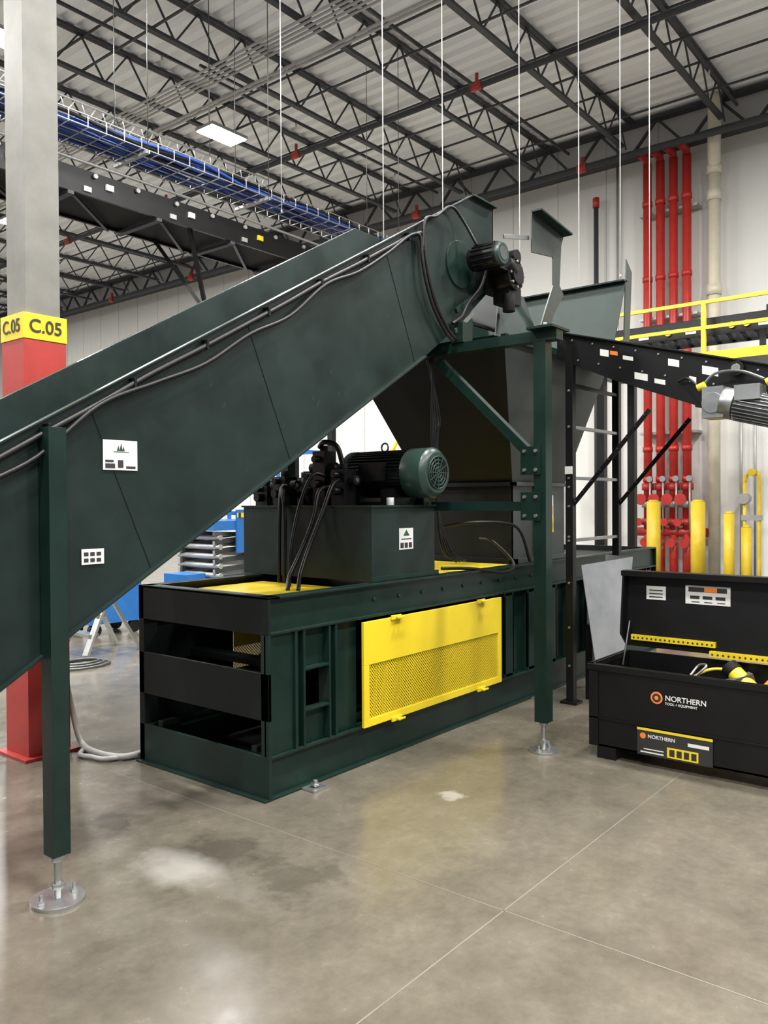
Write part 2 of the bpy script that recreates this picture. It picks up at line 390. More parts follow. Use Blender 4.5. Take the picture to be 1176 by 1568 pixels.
h.cyl((mx_, 3.92+o_, mz_), (mx_, 3.96+o_, mz_), .165, MOTORG, 28); h.cyl((mx_, 3.96+o_, mz_), (mx_, 4.02, mz_), .11, MOTORG, 20, .08)
h.cyl((mx_, 4.02, mz_), (mx_, 4.2, mz_), .07, BLACK, 16)
h.box((mx_-.15, 3.36, zt), (mx_+.14, 3.78, zt+.02), BLACK)
for fy in (3.36, 3.66): h.box((mx_-.14, fy, zt+.02), (mx_+.13, fy+.12, mz_-.10), BLACK)
h.box((mx_-.23, 3.42, mz_-.05), (mx_-.12, 3.60, mz_+.07), BLACK)
h.tube([(mx_, 3.55+.03*math.cos(t), mz_+.185+.03*math.sin(t)) for t in [2*math.pi*k/12 for k in range(13)]], .007, DSHEET, 6, 1)
for (vx, vy, w_, hh) in ((4.12, 3.66, .06, .24), (4.12, 3.84, .055, .37), (4.22, 4.0, .07, .24), (4.02, 4.12, .06, .20), (4.3, 4.2, .06, .2), (4.05, 4.33, .06, .14)):
    h.box((vx-w_, vy-w_, zt), (vx+w_, vy+w_, zt+hh), BLACK)
    h.cyl((vx, vy-w_-.06, zt+hh*.7), (vx, vy+w_+.06, zt+hh*.7), .033, BLACKM, 14)
    h.cyl((vx-w_-.05, vy, zt+hh*.4), (vx+w_+.05, vy, zt+hh*.4), .028, BLACK, 12)
    h.cyl((vx-w_-.05, vy, zt+hh*.85), (vx+w_+.03, vy, zt+hh*.85), .022, BLACK, 12)
    h.cyl((vx, vy, zt+hh), (vx, vy, zt+hh+.04), .028, BLACKM, 12)
    h.cyl((vx, vy-w_-.065, zt+hh*.7), (vx, vy-w_-.06, zt+hh*.7), .016, STEEL, 10)
h.tube([(4.10, 3.86, zt+.40), (4.08, 3.80, zt+.43), (4.12, 3.72, zt+.40), (4.14, 3.68, zt+.26)], .018, BLACK)
h.tube([(4.05, 3.64, zt+.17), (3.96, 3.62, zt+.13), (3.87, 3.62, zt-.04), (3.78, 3.66, 1.3), (3.68, 3.64, 1.14), (3.60, 3.58, 1.05)], .014, RUBBER)
h.tube([(4.05, 3.72, zt+.13), (3.94, 3.72, zt+.09), (3.86, 3.70, zt-.1), (3.76, 3.73, 1.25), (3.66, 3.72, 1.12), (3.57, 3.64, 1.05)], .014, RUBBER)
h.tube([(4.07, 3.78, zt+.2), (3.96, 3.80, zt+.2), (3.86, 3.82, zt), (3.78, 3.82, 1.3), (3.74, 3.8, 1.05)], .012, RUBBER)
for k in range(2):
    h.tube([(4.02, 4.06, zt+.1+.03*k), (3.93, 4.06, zt+.12), (3.88, 3.98+.05*k, zt-.08), (3.87, 3.98+.05*k, 1.05)], .013, RUBBER)
h.box((4.54, 3.3, zt), (4.60, 3.36, zt+.05), BLACK); h.cyl((4.22, 3.34, zt), (4.22, 3.34, zt+.05), .026, WHITE, 12)
h.box((4.21, TY0-.003, 1.28), (4.36, TY0, 1.42), WHITE)
h.prism([(4.25, TY0-.004, 1.37), (4.32, TY0-.004, 1.37), (4.285, TY0-.004, 1.41)], (0, .001, 0), LEAF)
for k in range(3): h.box((4.22+.045*k, TY0-.004, 1.29), (4.255+.045*k, TY0-.003, 1.325), INK)
h.box((4.23, TY0-.004, 1.345), (4.34, TY0-.003, 1.352), INK)
h.done(.003)

# ------------------------------------------------------------------ inclined feed conveyor
def zt_(x): return 1.83+.567*(x-1.52)
def zb_(x): return .887+.59*(x-1.52)
cv = B('inclined_feed_conveyor')
XA = .2
prof = [(XA, zb_(XA)), (4.3, zb_(4.3)), (4.68, 2.78), (5.17, 3.16), (5.17, 3.72), (4.86, zt_(4.86)), (XA, zt_(XA))]
cv.xz(prof, 3.12, .012, GREEN); cv.xz(prof, 4.165, .012, GREEN)
for yy in (3.095, 4.165):
    cv.prism([(XA, yy, zt_(XA)), (4.86, yy, zt_(4.86)), (4.86, yy, zt_(4.86)+.008), (XA, yy, zt_(XA)+.008)], (0, .037 if yy < 4 else .04, 0), GREEN)
cv.prism([(XA, 3.095, zb_(XA)), (4.3, 3.095, zb_(4.3)), (4.3, 3.095, zb_(4.3)+.012), (XA, 3.095, zb_(XA)+.012)], (0, .03, 0), GREEN)
cv.prism([(4.86, 3.08, zt_(4.86)), (5.17, 3.08, 3.72), (5.17, 3.08, 3.732), (4.86, 3.08, zt_(4.86)+.012)], (0, .05, 0), GREEN)
cv.box((5.158, 3.12, 3.16), (5.17, 3.20, 3.72), GREEN); cv.box((5.158, 4.10, 3.16), (5.17, 4.177, 3.72), GREEN)
cv.prism([(XA, 3.13, zb_(XA)+.01), (4.4, 3.13, zb_(4.4)+.01), (4.4, 3.13, zb_(4.4)+.02), (XA, 3.13, zb_(XA)+.02)], (0, 1.035, 0), GREEN)
cv.prism([(XA, 3.14, zt_(XA)-.42), (4.85, 3.14, zt_(4.85)-.42), (4.85, 3.14, zt_(4.85)-.38), (XA, 3.14, zt_(XA)-.38)], (0, 1.02, 0), RUBBER)
x = .4
while x < 4.8:
    cv.box((x, 3.16, zt_(x)-.39), (x+.02, 4.14, zt_(x)-.31), RUBBER); x += .45
cv.cyl((4.86, 3.135, zt_(4.86)-.46), (4.86, 4.16, zt_(4.86)-.46), .11, RUBBER, 24)
for sx in (1.9, 2.78, 3.9):
    dx = .30
    cv.prism([(sx, 3.1175, zt_(sx)-.03), (sx+.003, 3.1175, zt_(sx)-.03), (sx+dx+.003, 3.1175, zb_(sx+dx)+.02), (sx+dx, 3.1175, zb_(sx+dx)+.02)], (0, .0025, 0), DKGREEN)
random.seed(21)
for k in range(12):
    sx = random.uniform(2.3, 4.3); sz = zb_(sx)+random.uniform(.12, .7); L = random.uniform(.01, .035)
    cv.prism([(sx, 3.1185, sz), (sx+L*.3, 3.1185, sz+L), (sx+L*.3+.002, 3.1185, sz+L), (sx+.003, 3.1185, sz)], (0, .0015, 0), GREYP)
def label(bld, x0, x1, y, z0, z1, big=True):
    bld.box((x0, y-.003, z0), (x1, y, z1), WHITE); W = x1-x0; H = z1-z0
    if big:
        cxm = (x0+x1)/2
        for s_, q in ((-.06, .7), (.02, 1), (.09, .6)):
            bld.prism([(cxm+(s_-.05)*W, y-.004, z0+.64*H), (cxm+(s_+.04)*W, y-.004, z0+.64*H), (cxm+(s_)*W, y-.004, z0+(.64+.28*q)*H)], (0, .001, 0), LEAF if q < 1 else INK)
        bld.box((x0+.3*W, y-.004, z0+.60*H), (x1-.25*W, y-.003, z0+.62*H), INK)
        bld.box((x0+.06*W, y-.004, z0+.06*H), (x0+.34*W, y-.003, z0+.22*H), INK)
        bld.box((x0+.06*W, y-.004, z0+.26*H), (x0+.30*W, y-.003, z0+.34*H), INK)
        bld.box((x0+.42*W, y-.004, z0+.08*H), (x0+.58*W, y-.003, z0+.34*H), INK)
        bld.box((x0+.66*W, y-.004, z0+.06*H), (x0+.94*W, y-.003, z0+.14*H), INK)
    else:
        for r_ in range(2):
            for c_ in range(3): bld.box((x0+(.1+.28*c_)*W, y-.004, z0+(.15+.4*r_)*H), (x0+(.3+.28*c_)*W, y-.003, z0+(.4+.4*r_)*H), INK)
label(cv, 1.965, 2.135, 3.118, 1.74, 1.87)
label(cv, 1.86, 1.965, 3.118, 1.34, 1.405, False)
def leg(bld, lx, ly, ztop, w_, r_plate):
    bld.box((lx-w_/2, ly-w_/2, .19), (lx+w_/2, ly+w_/2, ztop), GREEN2)
    bld.cyl((lx, ly, .012), (lx, ly, .19), .015, STEEL, 12); bld.cyl((lx, ly, .055), (lx, ly, .075), .03, STEEL, 6)
    bld.cyl((lx, ly, .165), (lx, ly, .188), .03, STEEL, 6)
    bld.cyl((lx, ly, 0), (lx, ly, .014), r_plate, STEEL, 28)
    for s_ in (-1, 1):
        bld.cyl((lx+s_*r_plate*.68, ly, .014), (lx+s_*r_plate*.68, ly, .05), .009, STEEL, 8); bld.cyl((lx+s_*r_plate*.68, ly, .014), (lx+s_*r_plate*.68, ly, .026), .018, STEEL, 6)
leg(cv, 1.715, 3.075, 1.90, .075, .105); leg(cv, 1.715, 4.22, 1.9, .075, .105)
LX, LY = 4.67, 2.46
leg(cv, LX, LY, 2.60, .085, .095); leg(cv, LX, 4.75, 2.60, .085, .095)
cv.box((LX-.045, LY-.12, 2.60), (LX+.045, 4.85, 2.665), GREEN2)
cv.box((LX-.04, LY+.04, 1.53), (LX+.04, 3.3, 1.59), GREEN2)
cv.beam((LX, LY+.04, 1.85), (LX, 3.25, 2.56), .06, .06, GREEN2)
for z_ in (1.56, 1.85):
    cv.box((LX-.055, LY-.01, z_-.09), (LX-.046, LY+.13, z_+.09), GREEN2)
    for dy, dz in ((.02, .06), (.1, .06), (.02, -.06), (.1, -.06)): cv.cyl((LX-.055, LY+dy, z_+dz), (LX-.068, LY+dy, z_+dz), .012, STEEL, 6)
cv.box((LX-.06, 3.02, 2.665), (LX+.06, 3.11, 2.8), GREEN2)
cv.box((LX-.12, LY-.13, 2.665), (LX+.12, LY+.05, 2.68), GREEN2)
for dx in (-.08, .08): cv.cyl((LX+dx, LY-.06, 2.68), (LX+dx, LY-.06, 2.7), .014, STEEL, 6)
cv.cyl((4.72, 3.12, 3.22), (4.72, 3.110, 3.22), .16, GREEN2, 32)
cv.box((4.96, 3.04, 3.08), (5.22, 3.12, 3.36), BLACK)
RX, RZ = 5.12, 3.20
cv.cyl((RX, 2.90, RZ), (RX, 3.04, RZ), .11, BLACK, 24); cv.cyl((RX, 2.88, RZ), (RX, 2.90, RZ), .07, BLACKM, 20)
for k in range(8):
    t = 2*math.pi*k/8; cv.cyl((RX+.09*math.cos(t), 2.885, RZ+.09*math.sin(t)), (RX+.09*math.cos(t), 2.90, RZ+.09*math.sin(t)), .01, STEEL, 6)
cv.box((RX-.05, 2.93, RZ-.20), (RX+.12, 3.06, RZ-.08), BLACK); cv.cyl((RX-.02, 2.95, RZ-.26), (RX-.02, 2.95, RZ-.14), .045, BLACKM, 16)
cv.cyl((RX+.02, 2.9, RZ+.13), (RX+.02, 3.04, RZ+.13), .05, BLACK, 16)
cv.cyl((RX-.12, 2.92, RZ+.06), (RX-.02, 2.92, RZ+.02), .05, BLACK, 16)
MXd, MZd = 4.80, 3.26
cv.cyl((MXd, 2.84, MZd), (MXd, 3.06, MZd), .082, BLACK, 28); cv.cyl((MXd, 2.815, MZd), (MXd, 2.84, MZd), .07, MOTORG, 28, .082)
cv.cyl((MXd, 2.812, MZd), (MXd, 2.816, MZd), .045, DSHEET, 20)
for k in range(16):
    t = 2*math.pi*k/16; cv.beam((MXd+.086*math.cos(t), 2.86, MZd+.086*math.sin(t)), (MXd+.086*math.cos(t), 3.03, MZd+.086*math.sin(t)), .008, .008, BLACK)
cv.box((MXd+.04, 2.9, MZd-.06), (MXd+.22, 3.04, MZd+.06), BLACK)
cv.beam((4.62, 3.08, 2.88), (4.98, 3.08, 3.10), .02, .035, GREEN2); cv.beam((4.6, 3.07, 2.74), (4.82, 3.07, 2.90), .012, .03, SHEET)
cv.tube([(MXd, 2.95, MZd-.08), (4.77, 2.98, 3.05), (4.72, 3.04, 2.95), (4.66, 3.06, 2.85), (4.55, 3.06, 2.78)], .012, RUBBER)
def run(off, wob, seed, yoff=0):
    random.seed(seed); p = []; x = .25
    while x < 4.0:
        p.append((x, 3.095-yoff, zt_(x)-off-random.uniform(0, wob))); x += .28
    return p
base1 = run(.035, .02, 2); base2 = run(.05, .08, 5, yoff=.015)
tail = [(4.15, 3.09, zt_(4.15)-.045), (4.26, 3.09, 3.30), (4.28, 3.085, 3.15), (4.32, 3.08, 3.0), (4.4, 3.08, 2.86), (4.52, 3.08, 2.74), (4.6, 3.07, 2.68)]
cv.tube(base1+tail, .014, RUBBER); cv.tube(base2+[(p[0]-.05, p[1]-.012, p[2]-.02) for p in tail], .011, RUBBER)
cv.tube([(4.24, 3.08, 3.2), (4.27, 3.08, 3.4), (4.4, 3.08, 3.46), (4.55, 3.07, 3.56), (4.68, 3.06, 3.5), (4.76, 3.0, 3.34)], .010, RUBBER)
for k in range(10):
    x_ = .5+.4*k; cv.box((x_, 3.078, zt_(x_)-.062), (x_+.012, 3.12, zt_(x_)-.015), BLACK)
for k in range(4):
    cv.tube([(4.66+.02*k, 3.3+.03*k, 2.6), (4.7+.03*k, 3.34, 2.2), (4.72+.02*k, 3.35, 1.9+.05*k), (4.78, 3.36, 1.6), (4.85+.03*k, 3.36, 1.25), (5.0+.04*k, 3.34, 1.15)], .009, RUBBER)
cv.done(.003)

# ------------------------------------------------------------------ hopper
hp = B('baler_hopper')
lo = [(5.75, 3.3), (6.66, 3.3), (6.66, 4.2), (5.75, 4.2)]; hi = [(5.12, 3.0), (6.9, 3.0), (6.9, 4.45), (5.12, 4.45)]
for k in range(4):
    a, c_ = lo[k], lo[(k+1) % 4]; A, C = hi[k], hi[(k+1) % 4]
    m_ = GREYP if k == 0 else HOPD  # front face grey as lit, others near black: light and shade put into paint
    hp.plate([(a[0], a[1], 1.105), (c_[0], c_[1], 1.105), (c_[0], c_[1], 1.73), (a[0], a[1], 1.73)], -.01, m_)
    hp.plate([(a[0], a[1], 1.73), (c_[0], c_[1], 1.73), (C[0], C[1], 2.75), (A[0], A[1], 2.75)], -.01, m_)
hp.box((5.70, 3.25, 1.092), (6.71, 3.3, 1.13), GREYP); hp.box((5.70, 3.25, 1.092), (5.75, 4.25, 1.13), HOPD)
hp.box((5.71, 3.26, 1.715), (6.70, 3.3, 1.745), GREYP); hp.box((5.71, 3.26, 1.715), (5.75, 4.25, 1.745), DKGREEN)
hp.box((6.66, 3.26, 1.715), (6.70, 4.25, 1.745), GREYP)
hp.box((6.10, 3.285, 1.13), (6.12, 3.3, 1.715), GREYP)
hp.plate([(6.9, 2.98, 2.75), (6.9, 4.45, 2.75), (7.15, 4.45, 3.57), (7.15, 2.93, 3.57)], .01, PANG)
hp.plate([(5.2, 4.45, 2.75), (6.9, 4.45, 2.75), (7.15, 4.45, 3.57), (5.2, 4.45, 3.57)], .01, PANG)
hp.prism([(7.10, 2.93, 3.57), (7.19, 2.93, 3.57), (7.19, 4.45, 3.57), (7.10, 4.45, 3.57)], (0, 0, .015), GREEN2)
hp.xz([(6.72, 2.75), (6.9, 2.75), (7.24, 3.05), (7.30, 3.68), (7.17, 3.78), (7.12, 3.05)], 2.93, .012, GREYP)
hp.xz([(5.50, 3.46), (5.50, 3.76), (5.62, 3.74), (6.02, 3.70), (5.98, 3.62), (5.95, 3.30), (6.02, 3.24), (5.86, 3.06), (5.68, 2.78), (5.55, 2.78), (5.72, 3.08), (5.84, 3.28), (5.84, 3.50)], 2.98, .012, GREYP)
hp.prism([(5.50, 2.90, 3.76), (6.02, 2.90, 3.70), (6.02, 2.90, 3.715), (5.50, 2.90, 3.775)], (0, .09, 0), GREEN2)
hp.beam((5.15, 3.02, 3.50), (5.52, 3.02, 3.58), .012, .03, SHEET)
hp.plate([(5.0, 3.01, 2.76), (5.7, 3.01, 2.76), (5.75, 3.2, 3.2), (5.38, 3.2, 3.22)], .01, PANG)
hp.plate([(5.18, 3.3, 2.9), (5.9, 3.3, 2.9), (5.9, 3.5, 3.3), (5.3, 3.5, 3.3)], .01, DKGREEN)
hp.box((5.1, 2.97, 2.74), (6.9, 3.0, 2.79), GREEN2)
hp.box((5.09, 2.97, 2.74), (5.12, 4.45, 2.79), GREEN2)
hp.box((6.32, 3.292, 1.45), (6.44, 3.3, 1.64), WHITE); hp.box((6.32, 3.29, 1.32), (6.44, 3.3, 1.45), YELLOW); hp.box((6.34, 3.288, 1.47), (6.42, 3.29, 1.55), ORANGE)
hp.tube([(5.85, 3.2, 1.11), (5.7, 3.2, 1.35), (5.55, 3.25, 1.42), (5.3, 3.4, 1.43), (5.2, 3.6, 1.4)], .013, RUBBER)
hp.tube([(4.75, 3.3, 1.12), (5.0, 3.22, 1.105), (5.35, 3.14, 1.06), (5.5, 3.15, 1.12), (5.45, 3.3, 1.28), (5.5, 3.45, 1.3)], .012, RUBBER)
hp.done(.002)

# ------------------------------------------------------------------ black transfer conveyor (along Y)
tcv = B('belt_transfer_conveyor')
def ct(y): return 2.90-.273*(2.92-y)
CA, CB = 5.9, 6.82
for xx in (CA, CB):
    tcv.prism([(xx, 2.98, ct(2.98)), (xx, .2, ct(.2)), (xx, .2, ct(.2)-.36), (xx, 1.9, ct(1.9)-.36), (xx, 2.5, ct(2.5)-.29), (xx, 2.98, ct(2.98)-.20)], (.012, 0, 0), BLACK)
    tcv.prism([(xx-.03, 2.98, ct(2.98)), (xx-.03, .2, ct(.2)), (xx-.03, .2, ct(.2)+.012), (xx-.03, 2.98, ct(2.98)+.012)], (.07, 0, 0), BLACK)
    tcv.prism([(xx-.03, 1.9, ct(1.9)-.36), (xx-.03, .2, ct(.2)-.36), (xx-.03, .2, ct(.2)-.372), (xx-.03, 1.9, ct(1.9)-.372)], (.05, 0, 0), BLACK)
tcv.prism([(CA+.02, 2.95, ct(2.95)-.05), (CA+.02, .2, ct(.2)-.05), (CA+.02, .2, ct(.2)-.06), (CA+.02, 2.95, ct(2.95)-.06)], (CB-CA-.03, 0, 0), RUBBER)
tcv.prism([(CA+.02, 2.8, ct(2.8)-.18), (CA+.02, .2, ct(.2)-.3), (CA+.02, .2, ct(.2)-.31), (CA+.02, 2.8, ct(2.8)-.19)], (CB-CA-.03, 0, 0), RUBBER)
tcv.cyl((CA+.015, 2.92, ct(2.92)-.11), (CB, 2.92, ct(2.92)-.11), .06, RUBBER, 18)
for xx in (CA+.01, CB-.02):
    tcv.box((xx-.03, 2.84, 0.02), (xx+.03, 2.90, ct(2.87)-.1), BLACK); tcv.box((xx-.06, 2.80, 0), (xx+.06, 2.94, .02), BLACK)
    tcv.beam((xx, 2.86, 1.55), (xx, 2.24, 2.26), .008, .035, BLACK)
    for k in range(9):
        t = (k+.5)/9; tcv.cyl((xx-.03, 2.86-.62*t, 1.55+.71*t), (xx-.0055, 2.86-.62*t, 1.55+.71*t), .004, DSHEET, 6)
    tcv.box((xx-.03, .35, .02), (xx+.03, .41, ct(.38)-.37), BLACK); tcv.box((xx-.06, .31, 0), (xx+.06, .45, .02), BLACK)
for z_ in (.6, 1.2): tcv.box((CA, .36, z_-.012), (CB, .4, z_+.012), BLACK)
for z_ in (1.28, 1.77, 2.17, 2.5): tcv.box((CA, 2.85, z_-.012), (CB, 2.89, z_+.012), BLACK if z_ > 2.2 else SHEET)
for z_ in (.3, .6, .95, 1.28, 1.31, 1.55, 1.7, 1.77, 2.17, 2.45): tcv.cyl((CA-.032, 2.87, z_), (CA-.02, 2.87, z_), .010, STEEL, 6)
tcv.box((CA-.034, 2.84, 1.80), (CA-.02, 2.90, 1.86), WHITE)
for k in range(14):
    y_ = 2.85-.17*k; tcv.cyl((CA-.01, y_, ct(y_)-.04), (CA, y_, ct(y_)-.04), .008, STEEL, 6); tcv.cyl((CA-.01, y_-.05, ct(y_)-.2), (CA, y_-.05, ct(y_)-.2), .008, STEEL, 6)
def slabel(y0, y1, off, hgt, m_=WHITE):
    tcv.prism([(CA-.003, y0, ct(y0)-off), (CA-.003, y1, ct(y1)-off), (CA-.003, y1, ct(y1)-off-hgt), (CA-.003, y0, ct(y0)-off-hgt)], (.002, 0, 0), m_)
slabel(2.62, 2.55, .07, .05); slabel(2.54, 2.48, .07, .03, ORANGE); slabel(2.35, 2.25, .2, .05); slabel(2.1, 2.02, .06, .05); slabel(1.86, 1.75, .07, .06); slabel(2.2, 2.12, .22, .035)
slabel(2.44, 2.36, .09, .03); slabel(1.95, 1.9, .16, .04)
def gm(p): return (CA-.13, 1.74-p, 2.27-.273*p)
tcv.cyl((CA-.05, 1.62, 2.49), (CA, 1.62, 2.49), .05, BLACK, 18); tcv.cyl((CA-.06, 1.62, 2.49), (CA-.05, 1.62, 2.49), .03, SHEET, 14)
tcv.box((CA-.20, 1.66, 2.15), (CA, 1.80, 2.36), SHEET)
tcv.cyl((CA-.21, 1.73, 2.25), (CA-.20, 1.73, 2.25), .07, SHEET, 20)
tcv.cyl(gm(.06), gm(.14), .105, SHEET, 28)
tcv.cyl(gm(.14), gm(.42), .088, DSHEET, 28)
ax_ = (Vector(gm(1))-Vector(gm(0))).normalized(); e1 = Vector((1, 0, 0)); e2 = ax_.cross(e1)
for k in range(26):
    t = 2*math.pi*k/26; o3 = e1*math.cos(t)+e2*math.sin(t)
    tcv.beam(Vector(gm(.15))+o3*.096, Vector(gm(.41))+o3*.096, .004, .022, SHEET, tuple(o3))
tcv.cyl(gm(.42), gm(.50), .102, SHEET, 28)
tcv.box((CA-.24, 1.42, 2.25), (CA-.08, 1.58, 2.35), SHEET)
for (y_, z_) in ((1.84, 2.36), (1.40, 2.36), (1.62, 2.30)): tcv.cyl((CA-.16, y_, z_), (CA-.16, y_-.05, z_+.02), .026, YELLOW, 12)
tcv.tube([(CA-.12, 1.82, 2.38), (CA-.1, 1.74, 2.46), (CA-.1, 1.58, 2.46), (CA-.12, 1.42, 2.39)], .010, DSHEET)
tcv.tube([(CA-.02, 2.02, 2.44), (CA-.06, 1.94, 2.45), (CA-.08, 1.86, 2.38)], .010, RUBBER)
tcv.done(.002)

sh = B('sheet_metal_chute')
sh.plate([(6.02, 2.72, .30), (6.38, 2.62, .38), (6.62, 2.66, 1.12), (6.02, 2.84, 1.08)], .006, GALV)
sh.plate([(6.38, 2.62, .38), (6.55, 2.9, .38), (6.75, 2.95, 1.12), (6.62, 2.66, 1.12)], .006, GALV)
sh.box((6.1, 2.78, 0), (6.16, 2.84, .6), BLACK); sh.box((6.5, 2.8, 0), (6.56, 2.86, .6), BLACK)
sh.done()

# ------------------------------------------------------------------ jobsite tool chest
jb = B('jobsite_tool_chest')
A0, A1, C0, C1 = 4.76, 5.36, .70, 2.19; zb0, zr = .075, .58; t = .012
jb.box((A0, C0, zb0), (A0+t, C1, zr), BLACK); jb.box((A1-t, C0, zb0), (A1, C1, zr), BLACK)
jb.box((A0, C0, zb0), (A1, C0+t, zr), BLACK); jb.box((A0, C1-t, zb0), (A1, C1, zr), BLACK); jb.box((A0, C0, zb0), (A1, C1, zb0+t), BLACK)
jb.box((A0-.012, C0-.01, zr-.035), (A0+.03, C1+.01, zr), BLACK); jb.box((A0, C1-.02, zr-.035), (A1, C1+.012, zr), BLACK); jb.box((A0, C0-.012, zr-.035), (A1, C0+.02, zr), BLACK)
jb.box((A0-.008, C0, .245), (A0, C1, .255), BLACK)
for s_ in (C0+.05, C1-.17): jb.box((A0, s_, 0), (A1, s_+.12, zb0), BLACKM)
jb.box((A0-.008, C1-.06, zb0), (A0, C1, zr-.04), BLACK)
jb.box((A0+.15, C1, .32), (A0+.42, C1+.02, .46), BLACKM); jb.cyl((A0+.2, C1+.03, .38), (A0+.37, C1+.03, .38), .01, STEEL, 8)
lx = A1
jb.plate([(lx+.0, C1+.01, zr+.03), (lx+.0, C0-.01, zr+.03), (lx+.04, C0-.01, 1.11), (lx+.04, C1+.01, 1.11)], .012, BLACK)
jb.plate([(lx-.1, C1+.012, zr+.12), (lx+.0, C1+.012, zr+.03), (lx+.04, C1+.012, 1.11), (lx-.05, C1+.012, 1.12)], .012, BLACK)
jb.plate([(lx-.1, C0-.012, zr+.12), (lx+.0, C0-.012, zr+.03), (lx+.04, C0-.012, 1.11), (lx-.05, C0-.012, 1.12)], .012, BLACK)
jb.box((lx-.055, C0-.01, 1.105), (lx+.04, C1+.02, 1.12), BLACK); jb.box((lx-.058, C0-.01, 1.085), (lx-.045, C1+.02, 1.12), BLACK)
jb.box((lx+.010, 1.93, .93), (lx+.020, 2.06, 1.02), WHITE)
for k in range(3): jb.box((lx+.008, 1.95, .945+.022*k), (lx+.010, 2.04, .952+.022*k), INK)
jb.box((lx+.008, 1.52, .92), (lx+.020, 1.80, 1.04), WHITE); jb.box((lx+.006, 1.54, 1.0), (lx+.008, 1.78, 1.03), INK); jb.box((lx+.005, 1.60, 1.0), (lx+.006, 1.68, 1.03), ORANGE)
for k in range(3):
    jb.box((lx+.006, 1.55+.08*k, .955), (lx+.008, 1.61+.08*k, .975), INK); jb.box((lx+.006, 1.55+.08*k, .933), (lx+.008, 1.60+.08*k, .938), INK)
jb.box((lx-.035, 1.60, .655), (lx-.01, 2.15, .69), YELLOW); jb.box((lx-.06, C0+.1, .60), (lx-.02, 1.63, .635), YELLOW)
for k in range(18): jb.cyl((lx-.037, 2.13-.03*k, .672), (lx-.034, 2.13-.03*k, .672), .007, INK, 6)
for k in range(24): jb.cyl((lx-.062, 1.61-.033*k, .617), (lx-.059, 1.61-.033*k, .617), .007, INK, 6)
jb.cyl((A0+.45, C1-.03, .5), (lx-.03, C1-.03, .78), .006, DSHEET, 8)
jb.box((A0-.010, 1.44, .075), (A0-.008, 1.88, .235), INK); jb.box((A0-.012, 1.44, .222), (A0-.010, 1.88, .237), YELLOW)
jb.box((A0-.012, 1.52, .085), (A0-.010, 1.70, .145), YELLOW)
for k in range(4): jb.box((A0-.013, 1.53+.042*k, .095), (A0-.012, 1.56+.042*k, .135), INK)
jb.box((A0-.012, 1.46, .17), (A0-.010, 1.58, .19), WHITE); jb.box((A0-.012, 1.72, .09), (A0-.010, 1.86, .098), WHITE); jb.box((A0-.012, 1.72, .11), (A0-.010, 1.84, .116), WHITE)
jb.cyl((A0-.012, 1.845, .19), (A0-.010, 1.845, .19), .018, ORANGE, 20)
jb.cyl((A0-.001, 1.765, .425), (A0-.003, 1.765, .425), .036, ORANGE, 28); jb.cyl((A0-.003, 1.765, .425), (A0-.004, 1.765, .425), .026, INK, 28); jb.cyl((A0-.004, 1.765, .425), (A0-.005, 1.765, .425), .012, ORANGE, 20)
jb.box((5.02, C0+.02, .40), (5.34, 1.9, .415), BLACKM)
jb.cyl((5.2, 1.34, .44), (5.25, 1.46, .53), .05, YELLOW, 16); jb.cyl((5.25, 1.46, .53), (5.27, 1.50, .56), .055, BLACKM, 16)
jb.tube([(5.1, 1.75, .43), (5.2, 1.62, .53), (5.24, 1.5, .54), (5.2, 1.42, .48)], .010, YELB); jb.tube([(5.12, 1.66, .5), (5.15, 1.6, .57), (5.2, 1.66, .56), (5.16, 1.7, .5)], .008, STEEL)
jb.beam((5.2, 1.3, .44), (5.28, 1.16, .60), .05, .03, ORANGE); jb.beam((5.16, 1.2, .44), (5.24, 1.05, .55), .04, .04, RED)
jb.box((5.08, .95, .415), (5.3, 1.15, .5), RED)
jb.beam((5.1, 1.55, .44), (5.25, 1.36, .52), .06, .05, DSHEET)
jbo = jb.done(.003)
text('brand_text', 'NORTHERN', (A0-.003, 1.715, .43), .044, '-X', WHITE, jbo, 'LEFT')
text('brand_subtext', 'TOOL + EQUIPMENT', (A0-.003, 1.715, .398), .020, '-X', WHITE, jbo, 'LEFT')
text('sticker_text', 'NORTHERN', (A0-.0125, 1.815, .19), .030, '-X', WHITE, jbo, 'LEFT')

